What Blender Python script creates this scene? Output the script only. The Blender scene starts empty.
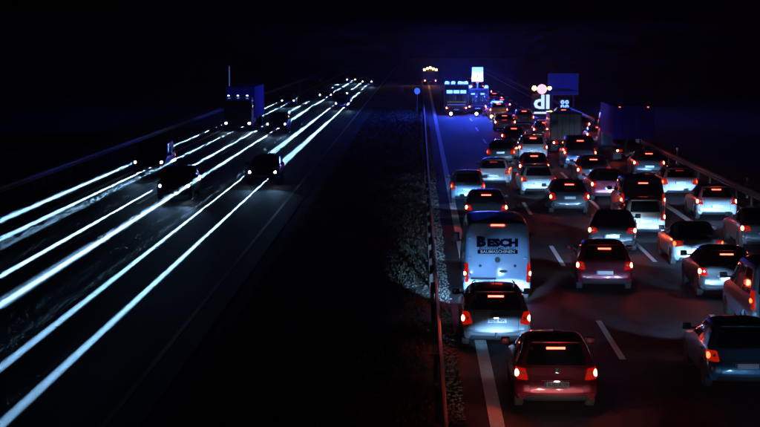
import bpy, bmesh, math, random
import numpy as np
from mathutils import Vector, Matrix

R = math.radians
random.seed(7)
sc = bpy.context.scene
COL = sc.collection

# ------------------------------------------------------------------ camera
F_PX, H_CAM = 1770.0, 7.9            # focal length in photo pixels (760 wide), camera height
cam_d = bpy.data.cameras.new('camera')
cam = bpy.data.objects.new('camera', cam_d)
COL.objects.link(cam)
cam_d.sensor_width = 36.0
cam_d.lens = 36.0 * F_PX / 760.0
cam_d.clip_start, cam_d.clip_end = 0.5, 3000.0
cam.location = (0, 0, H_CAM)
cam.rotation_euler = (R(90 - 5.66), 0, R(1.262))
sc.camera = cam

# ------------------------------------------------------------------ night sky
world = bpy.data.worlds.new('World')
sc.world = world
world.use_nodes = True
wn = world.node_tree
wbg = wn.nodes['Background']
sky = wn.nodes.new('ShaderNodeTexSky')
sky.sky_type = 'NISHITA'
sky.sun_disc = False
sky.sun_elevation = R(-14.0)
sky.sun_rotation = R(200)
wn.links.new(sky.outputs[0], wbg.inputs[0])
wbg.inputs[1].default_value = 0.05

sc.view_settings.view_transform = 'Standard'
sc.view_settings.look = 'None'
sc.view_settings.exposure = 0.45
sc.view_settings.gamma = 1.0
sc.view_settings.use_curve_mapping = False
sc.cycles.use_denoising = True
sc.cycles.use_adaptive_sampling = True
sc.cycles.adaptive_threshold = 0.03
sc.cycles.max_bounces = 3
sc.cycles.diffuse_bounces = 1
sc.cycles.glossy_bounces = 2
sc.cycles.volume_bounces = 0
sc.cycles.sample_clamp_indirect = 4.0
sc.cycles.caustics_reflective = False
sc.cycles.caustics_refractive = False

# ------------------------------------------------------------------ materials
MATS = {}
def nodes_of(m):
    m.use_nodes = True
    return m.node_tree.nodes, m.node_tree.links, m.node_tree.nodes['Principled BSDF']

def mat(name, col, rough=0.5, metal=0.0, coat=0.0, spec=0.5, noise=None, bump=None):
    if name in MATS: return MATS[name]
    m = bpy.data.materials.new(name)
    N, L, b = nodes_of(m)
    b.inputs['Base Color'].default_value = (*col, 1)
    b.inputs['Roughness'].default_value = rough
    b.inputs['Metallic'].default_value = metal
    b.inputs['Coat Weight'].default_value = coat
    b.inputs['Coat Roughness'].default_value = 0.04
    b.inputs['Specular IOR Level'].default_value = spec
    tc = None
    if noise or bump:
        tc = N.new('ShaderNodeTexCoord')
    if noise:                                   # (scale, colour2, detail)
        t = N.new('ShaderNodeTexNoise'); t.inputs['Scale'].default_value = noise[0]
        t.inputs['Detail'].default_value = noise[2]
        r = N.new('ShaderNodeValToRGB')
        r.color_ramp.elements[0].position = 0.35; r.color_ramp.elements[0].color = (*col, 1)
        r.color_ramp.elements[1].position = 0.68; r.color_ramp.elements[1].color = (*noise[1], 1)
        L.new(tc.outputs['Object'], t.inputs['Vector']); L.new(t.outputs[0], r.inputs[0])
        L.new(r.outputs[0], b.inputs['Base Color'])
    if bump:                                    # (scale, strength, distance)
        t = N.new('ShaderNodeTexNoise'); t.inputs['Scale'].default_value = bump[0]
        t.inputs['Detail'].default_value = 3
        u = N.new('ShaderNodeBump'); u.inputs['Strength'].default_value = bump[1]
        u.inputs['Distance'].default_value = bump[2]
        L.new(tc.outputs['Object'], t.inputs['Vector']); L.new(t.outputs[0], u.inputs['Height'])
        L.new(u.outputs[0], b.inputs['Normal'])
    MATS[name] = m
    return m

def paint(name, col, metal=0.35, rough=0.32):
    """car paint with road dust that thickens in patches"""
    if name in MATS: return MATS[name]
    m = bpy.data.materials.new(name)
    N, L, b = nodes_of(m)
    tc = N.new('ShaderNodeTexCoord')
    t = N.new('ShaderNodeTexNoise'); t.inputs['Scale'].default_value = 3.2; t.inputs['Detail'].default_value = 6
    L.new(tc.outputs['Object'], t.inputs['Vector'])
    mx = N.new('ShaderNodeMix'); mx.data_type = 'RGBA'
    mx.inputs[6].default_value = (*col, 1)
    mx.inputs[7].default_value = (*[c * 0.72 + 0.02 for c in col], 1)
    L.new(t.outputs[0], mx.inputs[0]); L.new(mx.outputs[2], b.inputs['Base Color'])
    mr = N.new('ShaderNodeMapRange'); mr.inputs[3].default_value = rough - 0.08; mr.inputs[4].default_value = rough + 0.16
    L.new(t.outputs[0], mr.inputs[0]); L.new(mr.outputs[0], b.inputs['Roughness'])
    b.inputs['Metallic'].default_value = metal
    b.inputs['Coat Weight'].default_value = 0.7
    b.inputs['Coat Roughness'].default_value = 0.08
    MATS[name] = m
    return m

def glow(name, col, strength, sample=True):
    if name in MATS: return MATS[name]
    m = bpy.data.materials.new(name)
    N, L, b = nodes_of(m)
    b.inputs['Base Color'].default_value = (*[min(1, c) * 0.15 for c in col], 1)
    b.inputs['Roughness'].default_value = 0.15
    b.inputs['Emission Color'].default_value = (*col, 1)
    b.inputs['Emission Strength'].default_value = strength
    m.cycles.emission_sampling = 'FRONT' if sample else 'NONE'
    MATS[name] = m
    return m

XENON = (0.27, 0.57, 1.0)
HALOGEN = (1.0, 0.80, 0.72)
M_GLASS = mat('tinted_glass', (0.012, 0.014, 0.018), 0.06, spec=0.7)
M_TYRE = mat('tyre_rubber', (0.02, 0.02, 0.02), 0.8, noise=(40, (0.035, 0.033, 0.03), 3))
M_RIM = mat('alloy', (0.45, 0.46, 0.48), 0.3, 0.9)
M_TRIM = mat('black_trim', (0.02, 0.02, 0.022), 0.5, bump=(300, 0.1, 0.001))
M_CHROME = mat('chrome', (0.75, 0.76, 0.78), 0.12, 1.0)
M_PLATE = mat('plate_white', (0.8, 0.8, 0.78), 0.35, noise=(8, (0.72, 0.72, 0.70), 3))
M_PBLUE = mat('plate_blue', (0.01, 0.06, 0.45), 0.35)
M_PTEXT = mat('plate_black', (0.01, 0.01, 0.01), 0.5)
M_LENS = glow('tail_lens_lit', (1.0, 0.012, 0.004), .28, False)
M_LENS_DIM = glow('tail_lens_dim', (1.0, 0.02, 0.006), 0.25, False)
M_BULB = glow('tail_bulb', (1.0, 0.085, 0.03), 150.0)
M_BULB_DIM = glow('tail_bulb_running', (1.0, 0.06, 0.015), 7.0)
M_HIGH = glow('high_brake_bulb', (1.0, 0.045, 0.025), 11.0)
M_AMBERLENS = mat('amber_lens', (0.5, 0.12, 0.01), 0.2)
M_PLATELAMP = glow('plate_lamp', (0.9, 0.95, 1.0), 22.0)
M_HEAD = glow('headlight_bulb', (0.72, 0.88, 1.0), 60.0)
M_HEADLENS = mat('headlight_lens', (0.5, 0.55, 0.6), 0.08, spec=0.8)
M_BLUE = glow('blue_beacon', (0.045, 0.12, 1.0), 7.0)
M_AMBER = glow('amber_beacon', (1.0, 0.38, 0.05), 90.0)

# ------------------------------------------------------------------ mesh helpers
def new_mesh(name, verts, faces, smooth=False, angle=None, recalc=True):
    me = bpy.data.meshes.new(name)
    me.from_pydata([tuple(v) for v in verts], [], faces)
    if recalc:
        bm = bmesh.new(); bm.from_mesh(me)
        bmesh.ops.recalc_face_normals(bm, faces=bm.faces)
        bm.to_mesh(me); bm.free()
    if smooth:
        me.polygons.foreach_set('use_smooth', [True] * len(me.polygons))
        if angle: me.set_sharp_from_angle(angle=R(angle))
    me.update()
    return me

class MB:
    def __init__(s): s.v, s.f = [], []
    def add(s, v, f):
        o = len(s.v); s.v += [tuple(p) for p in v]; s.f += [[i + o for i in q] for q in f]; return s
    def box(s, x0, x1, y0, y1, z0, z1, b=0.0):
        if b <= 0:
            v = [(x, y, z) for z in (z0, z1) for y in (y0, y1) for x in (x0, x1)]
            return s.add(v, [(0, 2, 3, 1), (4, 5, 7, 6), (0, 1, 5, 4), (2, 6, 7, 3), (0, 4, 6, 2), (1, 3, 7, 5)])
        bm = bmesh.new()
        bmesh.ops.create_cube(bm, size=1.0)
        for w in bm.verts:
            w.co = Vector(((x0 + x1) / 2 + w.co.x * (x1 - x0), (y0 + y1) / 2 + w.co.y * (y1 - y0), (z0 + z1) / 2 + w.co.z * (z1 - z0)))
        bmesh.ops.bevel(bm, geom=bm.edges[:], offset=b, segments=2, profile=0.6, affect='EDGES')
        bm.verts.index_update()
        s.add([w.co.copy() for w in bm.verts], [[w.index for w in f.verts] for f in bm.faces]); bm.free()
        return s
    def lathe(s, prof, axis='z', c=(0, 0, 0), n=20):
        """prof: list of (r, h); closed to the axis where r == 0"""
        o = []
        for r, h in prof:
            for k in range(n):
                a = 2 * math.pi * k / n
                p, q = r * math.cos(a), r * math.sin(a)
                o.append({'z': (p, q, h), 'x': (h, p, q), 'y': (p, h, q)}[axis])
        o = [(x + c[0], y + c[1], z + c[2]) for x, y, z in o]
        f = []
        for i in range(len(prof) - 1):
            for k in range(n):
                a, b_ = i * n + k, i * n + (k + 1) % n
                f.append((a, b_, b_ + n, a + n))
        f.append(list(range(n))[::-1]); f.append([(len(prof) - 1) * n + k for k in range(n)])
        return s.add(o, f)
    def tube(s, pts, r, n=8):
        pts = [Vector(p) for p in pts]; o = []; f = []
        for i, p in enumerate(pts):
            d = (pts[min(i + 1, len(pts) - 1)] - pts[max(i - 1, 0)]).normalized()
            u = d.orthogonal().normalized(); w = d.cross(u)
            if abs(d.z) < 0.95:
                u = d.cross(Vector((0, 0, 1))).normalized(); w = d.cross(u)
            for k in range(n):
                a = 2 * math.pi * k / n
                o.append(p + u * r * math.cos(a) + w * r * math.sin(a))
        for i in range(len(pts) - 1):
            for k in range(n):
                a, b_ = i * n + k, i * n + (k + 1) % n
                f.append((a, b_, b_ + n, a + n))
        f.append(list(range(n))[::-1]); f.append([(len(pts) - 1) * n + k for k in range(n)])
        return s.add(o, f)
    def mesh(s, name, smooth=True, angle=35): return new_mesh(name, s.v, s.f, smooth, angle)

def obj(name, me, m=None, parent=None, loc=None):
    o = bpy.data.objects.new(name, me); COL.objects.link(o)
    if m is not None:
        if len(me.materials) == 0: me.materials.append(None)
        o.material_slots[0].link = 'OBJECT'; o.material_slots[0].material = m
    if parent is not None: o.parent = parent
    if loc is not None: o.location = loc
    return o

def thing(name, label, cat, loc=(0, 0, 0), rotz=0.0, group=None):
    o = bpy.data.objects.new(name, None); COL.objects.link(o)
    o.empty_display_size = 0.3
    o.location = loc; o.rotation_euler = (0, 0, rotz)
    tag(o, label, cat, group); return o
def tag(o, label, cat, group=None):
    o['label'] = label; o['category'] = cat
    if group: o['group'] = group
    return o
def structure(o): o['kind'] = 'structure'; return o
def stuff(o): o['kind'] = 'stuff'; return o

_text = {}
def text_mesh(s, size, wide=1.0, bold=0.0, depth=0.003):
    key = (s, size, wide, bold)
    if key in _text: return _text[key]
    cu = bpy.data.curves.new('lettering', 'FONT')
    cu.body = s; cu.size = size; cu.align_x = 'CENTER'; cu.align_y = 'CENTER'
    cu.offset = bold; cu.extrude = depth; cu.resolution_u = 2
    t = bpy.data.objects.new('lettering', cu)
    me = bpy.data.meshes.new_from_object(t)
    bpy.data.objects.remove(t); bpy.data.curves.remove(cu)
    # stand upright, read from -Y
    me.transform(Matrix(((wide, 0, 0, 0), (0, 0, -1, 0), (0, 1, 0, 0), (0, 0, 0, 1))))
    _text[key] = me
    return me

# ------------------------------------------------------------------ smooth bodies built from stacked plan outlines
def pchip(x, y, q):
    x, y = np.asarray(x, float), np.asarray(y, float)
    h = np.diff(x); d = np.diff(y) / h
    m = np.zeros(len(x)); m[0], m[-1] = d[0], d[-1]
    for i in range(1, len(x) - 1):
        if d[i - 1] * d[i] > 0:
            w1, w2 = 2 * h[i] + h[i - 1], h[i] + 2 * h[i - 1]
            m[i] = (w1 + w2) / (w1 / d[i - 1] + w2 / d[i])
    i = np.clip(np.searchsorted(x, q) - 1, 0, len(h) - 1)
    t = (q - x[i]) / h[i]
    return ((2*t**3 - 3*t**2 + 1) * y[i] + (t**3 - 2*t**2 + t) * h[i] * m[i]
            + (-2*t**3 + 3*t**2) * y[i+1] + (t**3 - t**2) * h[i] * m[i+1])

class Shell:
    """rows: (z, y_rear, y_front, half_width). Rear at y=0, nose at +y."""
    def __init__(s, rows, rr=0.22, rf=0.42, br=0.06, bf=0.16, wheels=(), wr=0.36):
        s.rows = np.array(rows, float); s.rr, s.rf, s.br, s.bf = rr, rf, br, bf
        s.wheels, s.wr = wheels, wr
        s.z0, s.z1 = float(s.rows[0, 0]), float(s.rows[-1, 0])
        s._q = np.linspace(s.z0, s.z1, 500)
        s._t = [pchip(s.rows[:, 0], s.rows[:, k], s._q) for k in (1, 2, 3)]
        s._h = {}
    def par(s, z):
        i = (min(max(z, s.z0), s.z1) - s.z0) / (s.z1 - s.z0) * 499
        a = min(int(i), 498); f = i - a
        return [float(t[a] + (t[a + 1] - t[a]) * f) for t in s._t]
    def half(s, z):
        k = round(float(z), 4)
        if k not in s._h: s._h[k] = s._half(k)
        return s._h[k]
    def _half(s, z):
        yr, yf, w = s.par(z)
        k = min(1.0, w / 0.7)
        L = yf - yr
        rr, rf = min(s.rr * k, w * 0.5, L * .2), min(s.rf * k, w * 0.6, L * .3)
        br, bf = s.br * k, s.bf * k
        P = []
        for i in range(8):
            x = (w - rr) * i / 7.0
            P.append((x, yr + br * (x / w) ** 2))
        yb = P[-1][1]; cy = rr * 1.25
        for i in range(1, 6):
            a = math.pi / 2 * i / 6
            P.append((w - rr + rr * math.sin(a), yb + cy * (1 - math.cos(a))))
        ys = yb + cy
        ybf = yf - bf * ((w - rf) / w) ** 2; cf = rf * 1.2; ye = ybf - cf
        for i in range(35):
            t = i / 34.0
            P.append((w + 0.018 * math.sin(math.pi * t), ys + (ye - ys) * t))
        for i in range(5, 0, -1):
            a = math.pi / 2 * i / 6
            P.append((w - rf + rf * math.sin(a), ybf - cf * (1 - math.cos(a))))
        for i in range(7, -1, -1):
            x = (w - rf) * i / 7.0
            P.append((x, yf - bf * (x / w) ** 2))
        return P
    def body_mesh(s, name, nz=30):
        zs = np.unique(np.concatenate([s.rows[:, 0], np.linspace(s.z0, s.z1, nz)]))
        V, Fc = [], []
        n = None
        for z in zs:
            P = s.half(z)
            ring = [(x, y) for x, y in P] + [(-x, y) for x, y in P[-2:0:-1]]
            n = len(ring)
            for x, y in ring:
                zz = z
                for yc in s.wheels:
                    dy = abs(y - yc)
                    if dy < s.wr and abs(x) > 0.5:
                        zz = max(zz, 0.31 + math.sqrt(s.wr ** 2 - dy ** 2))
                V.append((x, y, zz))
        for i in range(len(zs) - 1):
            for k in range(n):
                a, b_ = i * n + k, i * n + (k + 1) % n
                Fc.append((a, b_, b_ + n, a + n))
        top = (len(zs) - 1) * n
        V.append((0, (V[top][1] + V[top + n // 2][1]) / 2, s.z1 + 0.006))
        c = len(V) - 1
        for k in range(n): Fc.append((top + k, top + (k + 1) % n, c))
        Fc.append(list(range(n))[::-1])
        me = new_mesh(name, V, Fc, True, 50)
        return me
    # points on the skin -------------------------------------------------
    def at(s, u, z, side):
        """side 'rear': u = signed arc length from the rear centre; 'front' likewise from the nose;
        'left'/'right': u = y along the flank. Returns point and outward 2D normal."""
        P = s.half(z)
        if side in ('left', 'right'):
            wm = s.par(z)[2] * 0.6
            for i in range(len(P) - 1):
                if P[i][0] > wm and P[i + 1][1] > P[i][1] and P[i][1] <= u <= P[i + 1][1]:
                    t = (u - P[i][1]) / (P[i + 1][1] - P[i][1])
                    x = P[i][0] + (P[i + 1][0] - P[i][0]) * t
                    break
            else:
                x = s.par(z)[2]
            sg = 1 if side == 'right' else -1
            return Vector((sg * x, u, z)), Vector((sg, 0, 0))
        if side == 'front': P = P[::-1]
        sg = 1 if u >= 0 else -1
        a = abs(u)
        for i in range(len(P) - 1):
            dx, dy = P[i + 1][0] - P[i][0], P[i + 1][1] - P[i][1]
            l = math.hypot(dx, dy)
            if a <= l or i == len(P) - 2:
                t = a / l
                nx, ny = (dy, -dx) if side == 'rear' else (-dy, dx)
                return Vector((sg * (P[i][0] + dx * t), P[i][1] + dy * t, z)), Vector((sg * nx / l, ny / l, 0))
            a -= l
    def decal(s, name, poly, side, off=0.006, rad=0.04, sub=5, depth=0.03, rings=(1, .72, .4)):
        """a panel that follows the skin: poly in (u, z), corners rounded by rad"""
        me = MB()
        n = len(poly); Q = []
        for i in range(n):
            p, c, q = Vector(poly[i - 1]), Vector(poly[i]), Vector(poly[(i + 1) % n])
            r = min(rad, (p - c).length * .45, (q - c).length * .45)
            a, b_ = c + (p - c).normalized() * r, c + (q - c).normalized() * r
            for k in range(4):
                t = k / 3.0
                Q.append(a * (1 - t) ** 2 + c * 2 * t * (1 - t) + b_ * t ** 2)
            e = (q - c).length
            nxt_r = min(rad, e * .45)
            b2 = q + (c - q).normalized() * nxt_r
            for k in range(1, sub):
                Q.append(b_ + (b2 - b_) * (k / sub))
        cen = sum(Q, Vector((0, 0))) / len(Q)
        V, Fc = [], []
        m = len(Q)
        def put(p, o_):
            pos, nr = s.at(p.x, p.y, side)
            e = 0.02
            p2, _ = s.at(p.x, p.y + e, side); p1, _ = s.at(p.x, p.y - e, side)
            tz = (p2 - p1)
            nn = nr - tz * (nr.dot(tz) / max(tz.length_squared, 1e-9))
            if nn.length < 0.15: nn = nr
            return pos + nn.normalized() * o_
        for p in Q: V.append(put(p, off - depth))
        for g in rings:
            for p in Q: V.append(put(cen + (p - cen) * g, off))
        V.append(put(cen, off))
        for i in range(len(rings)):
            for k in range(m):
                a, b_ = i * m + k, i * m + (k + 1) % m
                Fc.append((a, b_, b_ + m, a + m))
        t0 = len(rings) * m
        for k in range(m): Fc.append((t0 + k, t0 + (k + 1) % m, len(V) - 1))
        return new_mesh(name, V, Fc, True, 40)

def wheel_meshes(r, w):
    t = MB().lathe([(r * .62, -w / 2), (r * .9, -w / 2), (r, -w * .36), (r, w * .36), (r * .9, w / 2), (r * .62, w / 2)], 'x', n=24).mesh('tyre')
    g = MB().lathe([(r * .60, -w * .45), (r * .64, -w * .47), (r * .64, w * .47), (r * .60, w * .47), (r * .55, w * .33)], 'x', n=24)
    g.lathe([(r * .15, -w * .3), (r * .15, w * .49)], 'x', n=10)
    for k in range(5):
        a = 2 * math.pi * k / 5
        b_ = MB().box(w * .30, w * .46, -.032, .032, r * .1, r * .6)
        ca, sa = math.cos(a), math.sin(a)
        g.add([(x, y * ca - z * sa, y * sa + z * ca) for x, y, z in b_.v], b_.f)
    return t, g.mesh('rim')
WHEEL = {}
def add_wheels(root, ys, halfw, r=0.315, w=0.2):
    if (r, w) not in WHEEL: WHEEL[(r, w)] = wheel_meshes(r, w)
    t, g = WHEEL[(r, w)]
    for y in ys:
        for sg in (-1, 1):
            o = obj('wheel', t, M_TYRE, root, (sg * (halfw - w / 2), y, r))
            if sg < 0: o.rotation_euler = (0, 0, math.pi)
            obj('rim', g, M_RIM, o)

# ------------------------------------------------------------------ car styles
def style_rows(kind):
    if kind == 'hatch':
        return 4.2, [(.24,.12,4.06,.80),(.30,.03,4.15,.85),(.45,0,4.2,.872),(.58,.02,4.19,.878),(.68,.06,4.15,.878),(.80,.10,3.95,.868),
                     (.88,.12,3.5,.855),(.94,.14,3.12,.84),(1.0,.17,3.0,.815),(1.2,.30,2.6,.735),(1.36,.44,2.25,.66),(1.43,.55,2.05,.60),(1.47,.75,1.85,.50),(1.485,1.05,1.6,.30)]
    if kind == 'wagon':
        return 4.55, [(.24,.12,4.4,.80),(.30,.03,4.5,.85),(.45,0,4.55,.872),(.58,.02,4.54,.878),(.68,.05,4.5,.878),(.80,.08,4.3,.868),
                     (.88,.10,3.85,.855),(.94,.12,3.45,.84),(1.0,.15,3.3,.815),(1.2,.30,2.9,.735),(1.36,.45,2.5,.665),(1.43,.54,2.3,.61),(1.47,.72,2.1,.51),(1.485,1.1,1.8,.30)]
    if kind == 'small':
        return 3.65, [(.24,.12,3.52,.74),(.30,.03,3.6,.79),(.45,0,3.65,.81),(.58,.02,3.64,.815),(.68,.04,3.6,.815),(.80,.06,3.45,.81),
                     (.90,.08,3.15,.80),(.98,.10,2.85,.79),(1.05,.13,2.7,.765),(1.25,.24,2.3,.695),(1.41,.36,1.95,.625),(1.48,.48,1.75,.57),(1.52,.66,1.6,.47),(1.535,.95,1.4,.28)]
    if kind == 'sedan':
        return 4.6, [(.22,.14,4.45,.81),(.28,.04,4.55,.86),(.43,0,4.6,.888),(.56,.02,4.59,.895),(.68,.06,4.54,.895),(.80,.10,4.3,.885),(.88,.13,3.85,.872),
                     (.95,.20,3.4,.855),(.985,.50,3.15,.83),(1.01,.72,3.05,.80),(1.18,1.12,2.68,.72),(1.32,1.5,2.3,.645),(1.385,1.75,2.1,.585),(1.42,2.0,1.95,.50)][:-1] + [(1.42,1.86,1.97,.46)]
    if kind == 'suv':
        return 4.5, [(.30,.12,4.36,.84),(.38,.03,4.45,.89),(.55,0,4.5,.91),(.70,.02,4.48,.915),(.84,.05,4.43,.915),(.98,.08,4.2,.905),
                     (1.06,.10,3.7,.89),(1.12,.12,3.3,.875),(1.18,.15,3.15,.85),(1.38,.28,2.8,.78),(1.56,.42,2.45,.71),(1.63,.52,2.25,.65),(1.67,.72,2.05,.55),(1.685,1.1,1.7,.32)]
    if kind == 'mpv':
        return 4.8, [(.28,.10,4.65,.87),(.36,.02,4.76,.92),(.52,0,4.8,.945),(.70,.01,4.78,.95),(.86,.03,4.7,.95),(1.0,.04,4.45,.945),
                     (1.08,.05,4.1,.935),(1.15,.06,3.85,.925),(1.3,.08,3.6,.90),(1.6,.14,3.15,.855),(1.82,.20,2.85,.815),(1.91,.27,2.65,.76),(1.955,.40,2.45,.66),(1.97,.7,2.1,.42)]
    if kind == 'van':
        return 5.9, [(.32,.08,5.72,.93),(.40,.02,5.85,.975),(.60,0,5.9,.992),(.85,.005,5.87,.995),(1.02,.01,5.7,.995),(1.15,.015,5.35,.99),
                     (1.25,.02,5.1,.985),(1.4,.03,4.9,.975),(1.8,.06,4.5,.955),(2.15,.09,4.2,.935),(2.30,.12,4.0,.90),(2.38,.18,3.8,.83),(2.42,.30,3.6,.70),(2.435,.6,3.2,.45)]
    raise KeyError(kind)

SPEC = {  # windows and lamps: rear glass (z0, z1, half-width bottom, top), belt, side window fractions, lamp polygon
 'hatch': dict(rg=(.985,1.385,.66,.54), belt=.98, roof=1.37, lamp=[(.60,.68),(.88,.70),(1.02,.86),(.96,.93),(.66,.92)], gate=(.42,.945,.56), hb=1.315, plate=(.60,0), wh=(.78,3.38), clear=1),
 'wagon': dict(rg=(1.0,1.38,.66,.55), belt=.98, roof=1.37, lamp=[(.60,.66),(.86,.62),(1.02,.74),(1.0,.95),(.70,.95)], gate=(.50,.96,.56), hb=1.315, plate=(.74,0), wh=(.88,3.62), clear=1),
 'small': dict(rg=(1.02,1.43,.60,.50), belt=1.03, roof=1.42, lamp=[(.60,.70),(.78,.68),(.90,.80),(.90,1.0),(.70,1.0)], gate=(.42,.99,.50), hb=1.375, plate=(.66,0), wh=(.62,2.98), clear=1),
 'sedan': dict(rg=(1.03,1.33,.62,.54), belt=1.0, roof=1.33, lamp=[(.52,.74),(.82,.70),(1.08,.82),(.98,.915),(.60,.90)], gate=(.46,.90,.50), hb=1.29, plate=(.60,0), wh=(.92,3.72), clear=0),
 'suv':   dict(rg=(1.16,1.57,.68,.58), belt=1.16, roof=1.56, lamp=[(.66,.82),(.86,.80),(1.02,.95),(1.0,1.13),(.74,1.12)], gate=(.55,1.12,.60), hb=1.515, plate=(.78,0), wh=(.85,3.55), clear=1),
 'mpv':   dict(rg=(1.17,1.76,.74,.68), belt=1.15, roof=1.80, lamp=[(.80,.78),(.93,.78),(.97,.95),(.96,1.28),(.82,1.28)], gate=(.55,1.13,.70), hb=1.72, plate=(.76,0), wh=(.88,3.88), clear=1),
 'van':   dict(rg=None, belt=1.32, roof=2.0, lamp=[(.86,.62),(.98,.62),(1.0,.80),(1.0,1.20),(.88,1.20)], gate=None, hb=2.33, plate=(.63,-.42), wh=(.98,4.75), clear=1),
}
CACHE = {}
def car_kit(kind):
    if kind in CACHE: return CACHE[kind]
    L, rows = style_rows(kind); sp = SPEC[kind]
    sh = Shell(rows, wheels=sp['wh'], rr=(.12 if kind in ('van', 'mpv') else .2), br=(.025 if kind in ('van', 'mpv') else .06))
    K = {'L': L, 'sh': sh, 'sp': sp}
    K['body'] = sh.body_mesh('body')
    if sp['rg']:
        z0, z1, a, b_ = sp['rg']
        K['rear_window'] = sh.decal('rear_window', [(-a, z0), (a, z0), (b_, z1), (-b_, z1)], 'rear', .005, .06)
        K['wiper'] = MB()
        q = [sh.at(x, z0 + .015 + .05 * (x / a) , 'rear')[0] + Vector((0, -.022, 0)) for x in np.linspace(-.02, a * .62, 6)]
        K['wiper'].tube(q, .009, 6); K['wiper'] = K['wiper'].mesh('wiper')
    if sp['gate']:
        z0, z1, a = sp['gate']
        K['tailgate'] = sh.decal('tailgate', [(-a, z0), (a, z0), (a * .99, z1), (-a * .99, z1)], 'rear', .007, .05)
        K['seam'] = sh.decal('panel_gap', [(-a - .014, z0 - .012), (a + .014, z0 - .012), (a * .99 + .014, z1 + .012), (-a * .99 - .014, z1 + .012)], 'rear', .0035, .05)
    # bumper wraps the tail
    w = sh.par(.45)[2]
    zb0, zb1 = sh.z0 + .03, (sp['gate'][0] - .015 if sp['gate'] else .56)
    K['rear_bumper'] = sh.decal('rear_bumper', [(-w - .22, zb0), (w + .22, zb0), (w + .30, zb1 + .02), (-w - .30, zb1 + .02)], 'rear', .022, .04, sub=14)
    K['bumper_trim'] = sh.decal('bumper_trim', [(-w * .8, zb0 - .01), (w * .8, zb0 - .01), (w * .74, zb0 + .10), (-w * .74, zb0 + .10)], 'rear', .028, .03, sub=8)
    K['lamp_r'] = sh.decal('tail_light', sp['lamp'], 'rear', .012, .035)
    K['lamp_l'] = sh.decal('tail_light', [(-u, z) for u, z in sp['lamp']], 'rear', .012, .035)
    # bulbs: two round reflectors in each lamp cluster
    cu = sum(p[0] for p in sp['lamp']) / 5; cz = sum(p[1] for p in sp['lamp']) / 5
    def disc(u, z, r, off, side='rear', name='bulb'):
        poly = [(u + r * math.cos(a), z + r * math.sin(a)) for a in [2 * math.pi * k / 8 for k in range(8)]]
        return sh.decal(name, poly, side, off, r * .3, sub=1, depth=.012, rings=(1,))
    br_ = .075 if kind not in ('van', 'mpv') else .06
    K['bulb_r'] = disc(cu + .05, cz - .005, br_, .0145); K['bulb_l'] = disc(-cu - .05, cz - .005, br_, .0145)
    ru = cu - .11 if kind not in ('van', 'mpv', 'suv') else cu + .02
    rz = cz if kind not in ('van', 'mpv', 'suv') else cz - .14
    K['rev_r'] = disc(ru, rz, .036, .019, name='reversing_lens'); K['rev_l'] = disc(-ru, rz, .036, .019, name='reversing_lens')
    hz = sp['hb']
    p = sh.at(0, hz, 'rear')[0]
    K['high'] = MB().box(-.2, .2, p.y - .022, p.y + .05, hz - .02, hz + .02).mesh('high_brake_light', False)
    zs_ = sp['roof'] + .055; ps_ = sh.at(0, zs_, 'rear')[0]
    K['spoiler'] = MB().box(-.5, .5, ps_.y - .06, ps_.y + .16, zs_ - .012, zs_ + .012, .007).mesh('roof_spoiler') if kind in ('hatch', 'wagon', 'suv', 'small') else None
    pz, px = sp['plate']
    py = min(sh.at(px, pz, 'rear')[0].y, sh.at(px, pz + .06, 'rear')[0].y) - .035
    K['plate_at'] = (px, py, pz)
    K['plate'] = MB().box(px - .26, px + .26, py, py + .03, pz - .056, pz + .056, .004).mesh('number_plate')
    K['plate_band'] = MB().box(px - .258, px - .215, py - .003, py + .01, pz - .053, pz + .053).mesh('plate_band')
    K['handle'] = MB().box(px - .32, px + .32, py + .0, py + .06, pz + .075, pz + .10, .008).mesh('tailgate_grip')
    K['plate_lamp'] = MB().box(px - .05, px + .05, py + .004, py + .03, pz + .066, pz + .0735).mesh('plate_lamp')
    # side glass
    b0, b1 = sp['belt'], sp['roof']
    def gl(t, z):  # y on the flank between rear (0) and front (1) of the greenhouse at height z
        yr, yf, w_ = sh.par(z); return yr + .13 + (yf - yr - .3) * t
    fr = {'van': [(.80, .99)], 'mpv': [(.03, .33), (.36, .67), (.70, .985)], 'sedan': [(.06, .46), (.50, .97)]}.get(kind, [(.02, .24), (.28, .60), (.64, .97)])
    K['side'] = []
    for t0, t1 in fr:
        poly = [(gl(t0, b0), b0), (gl(t1, b0), b0), (gl(t1, b1), b1), (gl(t0, b1), b1)]
        K['side'].append((sh.decal('side_window', poly, 'left', .005, .05), sh.decal('side_window', poly, 'right', .005, .05)))
    # doors: seams drawn as slim grooves; handles proud
    K['hand'] = []
    for t in ([.45, .78] if kind not in ('van',) else [.83]):
        y = sh.par(b0)[0] + (sh.par(b0)[1] - sh.par(b0)[0]) * t - .5
        K['hand'].append([MB().box(sg * sh.at(y, b0 - .12, 'right')[0].x - .02, sg * sh.at(y, b0 - .12, 'right')[0].x + .02, y - .09, y + .09, b0 - .135, b0 - .11, .006).mesh('door_handle') for sg in (-1, 1)])
    # windscreen
    zc, zt = b0 + .02, b1 + .01
    wa, wb = sh.par(zc)[2] * .86, sh.par(zt)[2] * .84
    K['screen'] = sh.decal('windscreen', [(-wa, zc), (wa, zc), (wb, zt), (-wb, zt)], 'front', .005, .06)
    # nose
    zh = b0 * .70 if kind not in ('van', 'mpv') else .86
    w2 = sh.par(zh)[2]
    hp = [(w2 * .58, zh - .06), (w2 * .95, zh - .03), (w2 * 1.10, zh + .08), (w2 * .70, zh + .07)]
    K['head_r'] = sh.decal('headlight', hp, 'front', .012, .03); K['head_l'] = sh.decal('headlight', [(-u, z) for u, z in hp], 'front', .012, .03)
    hu = w2 * .80
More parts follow.
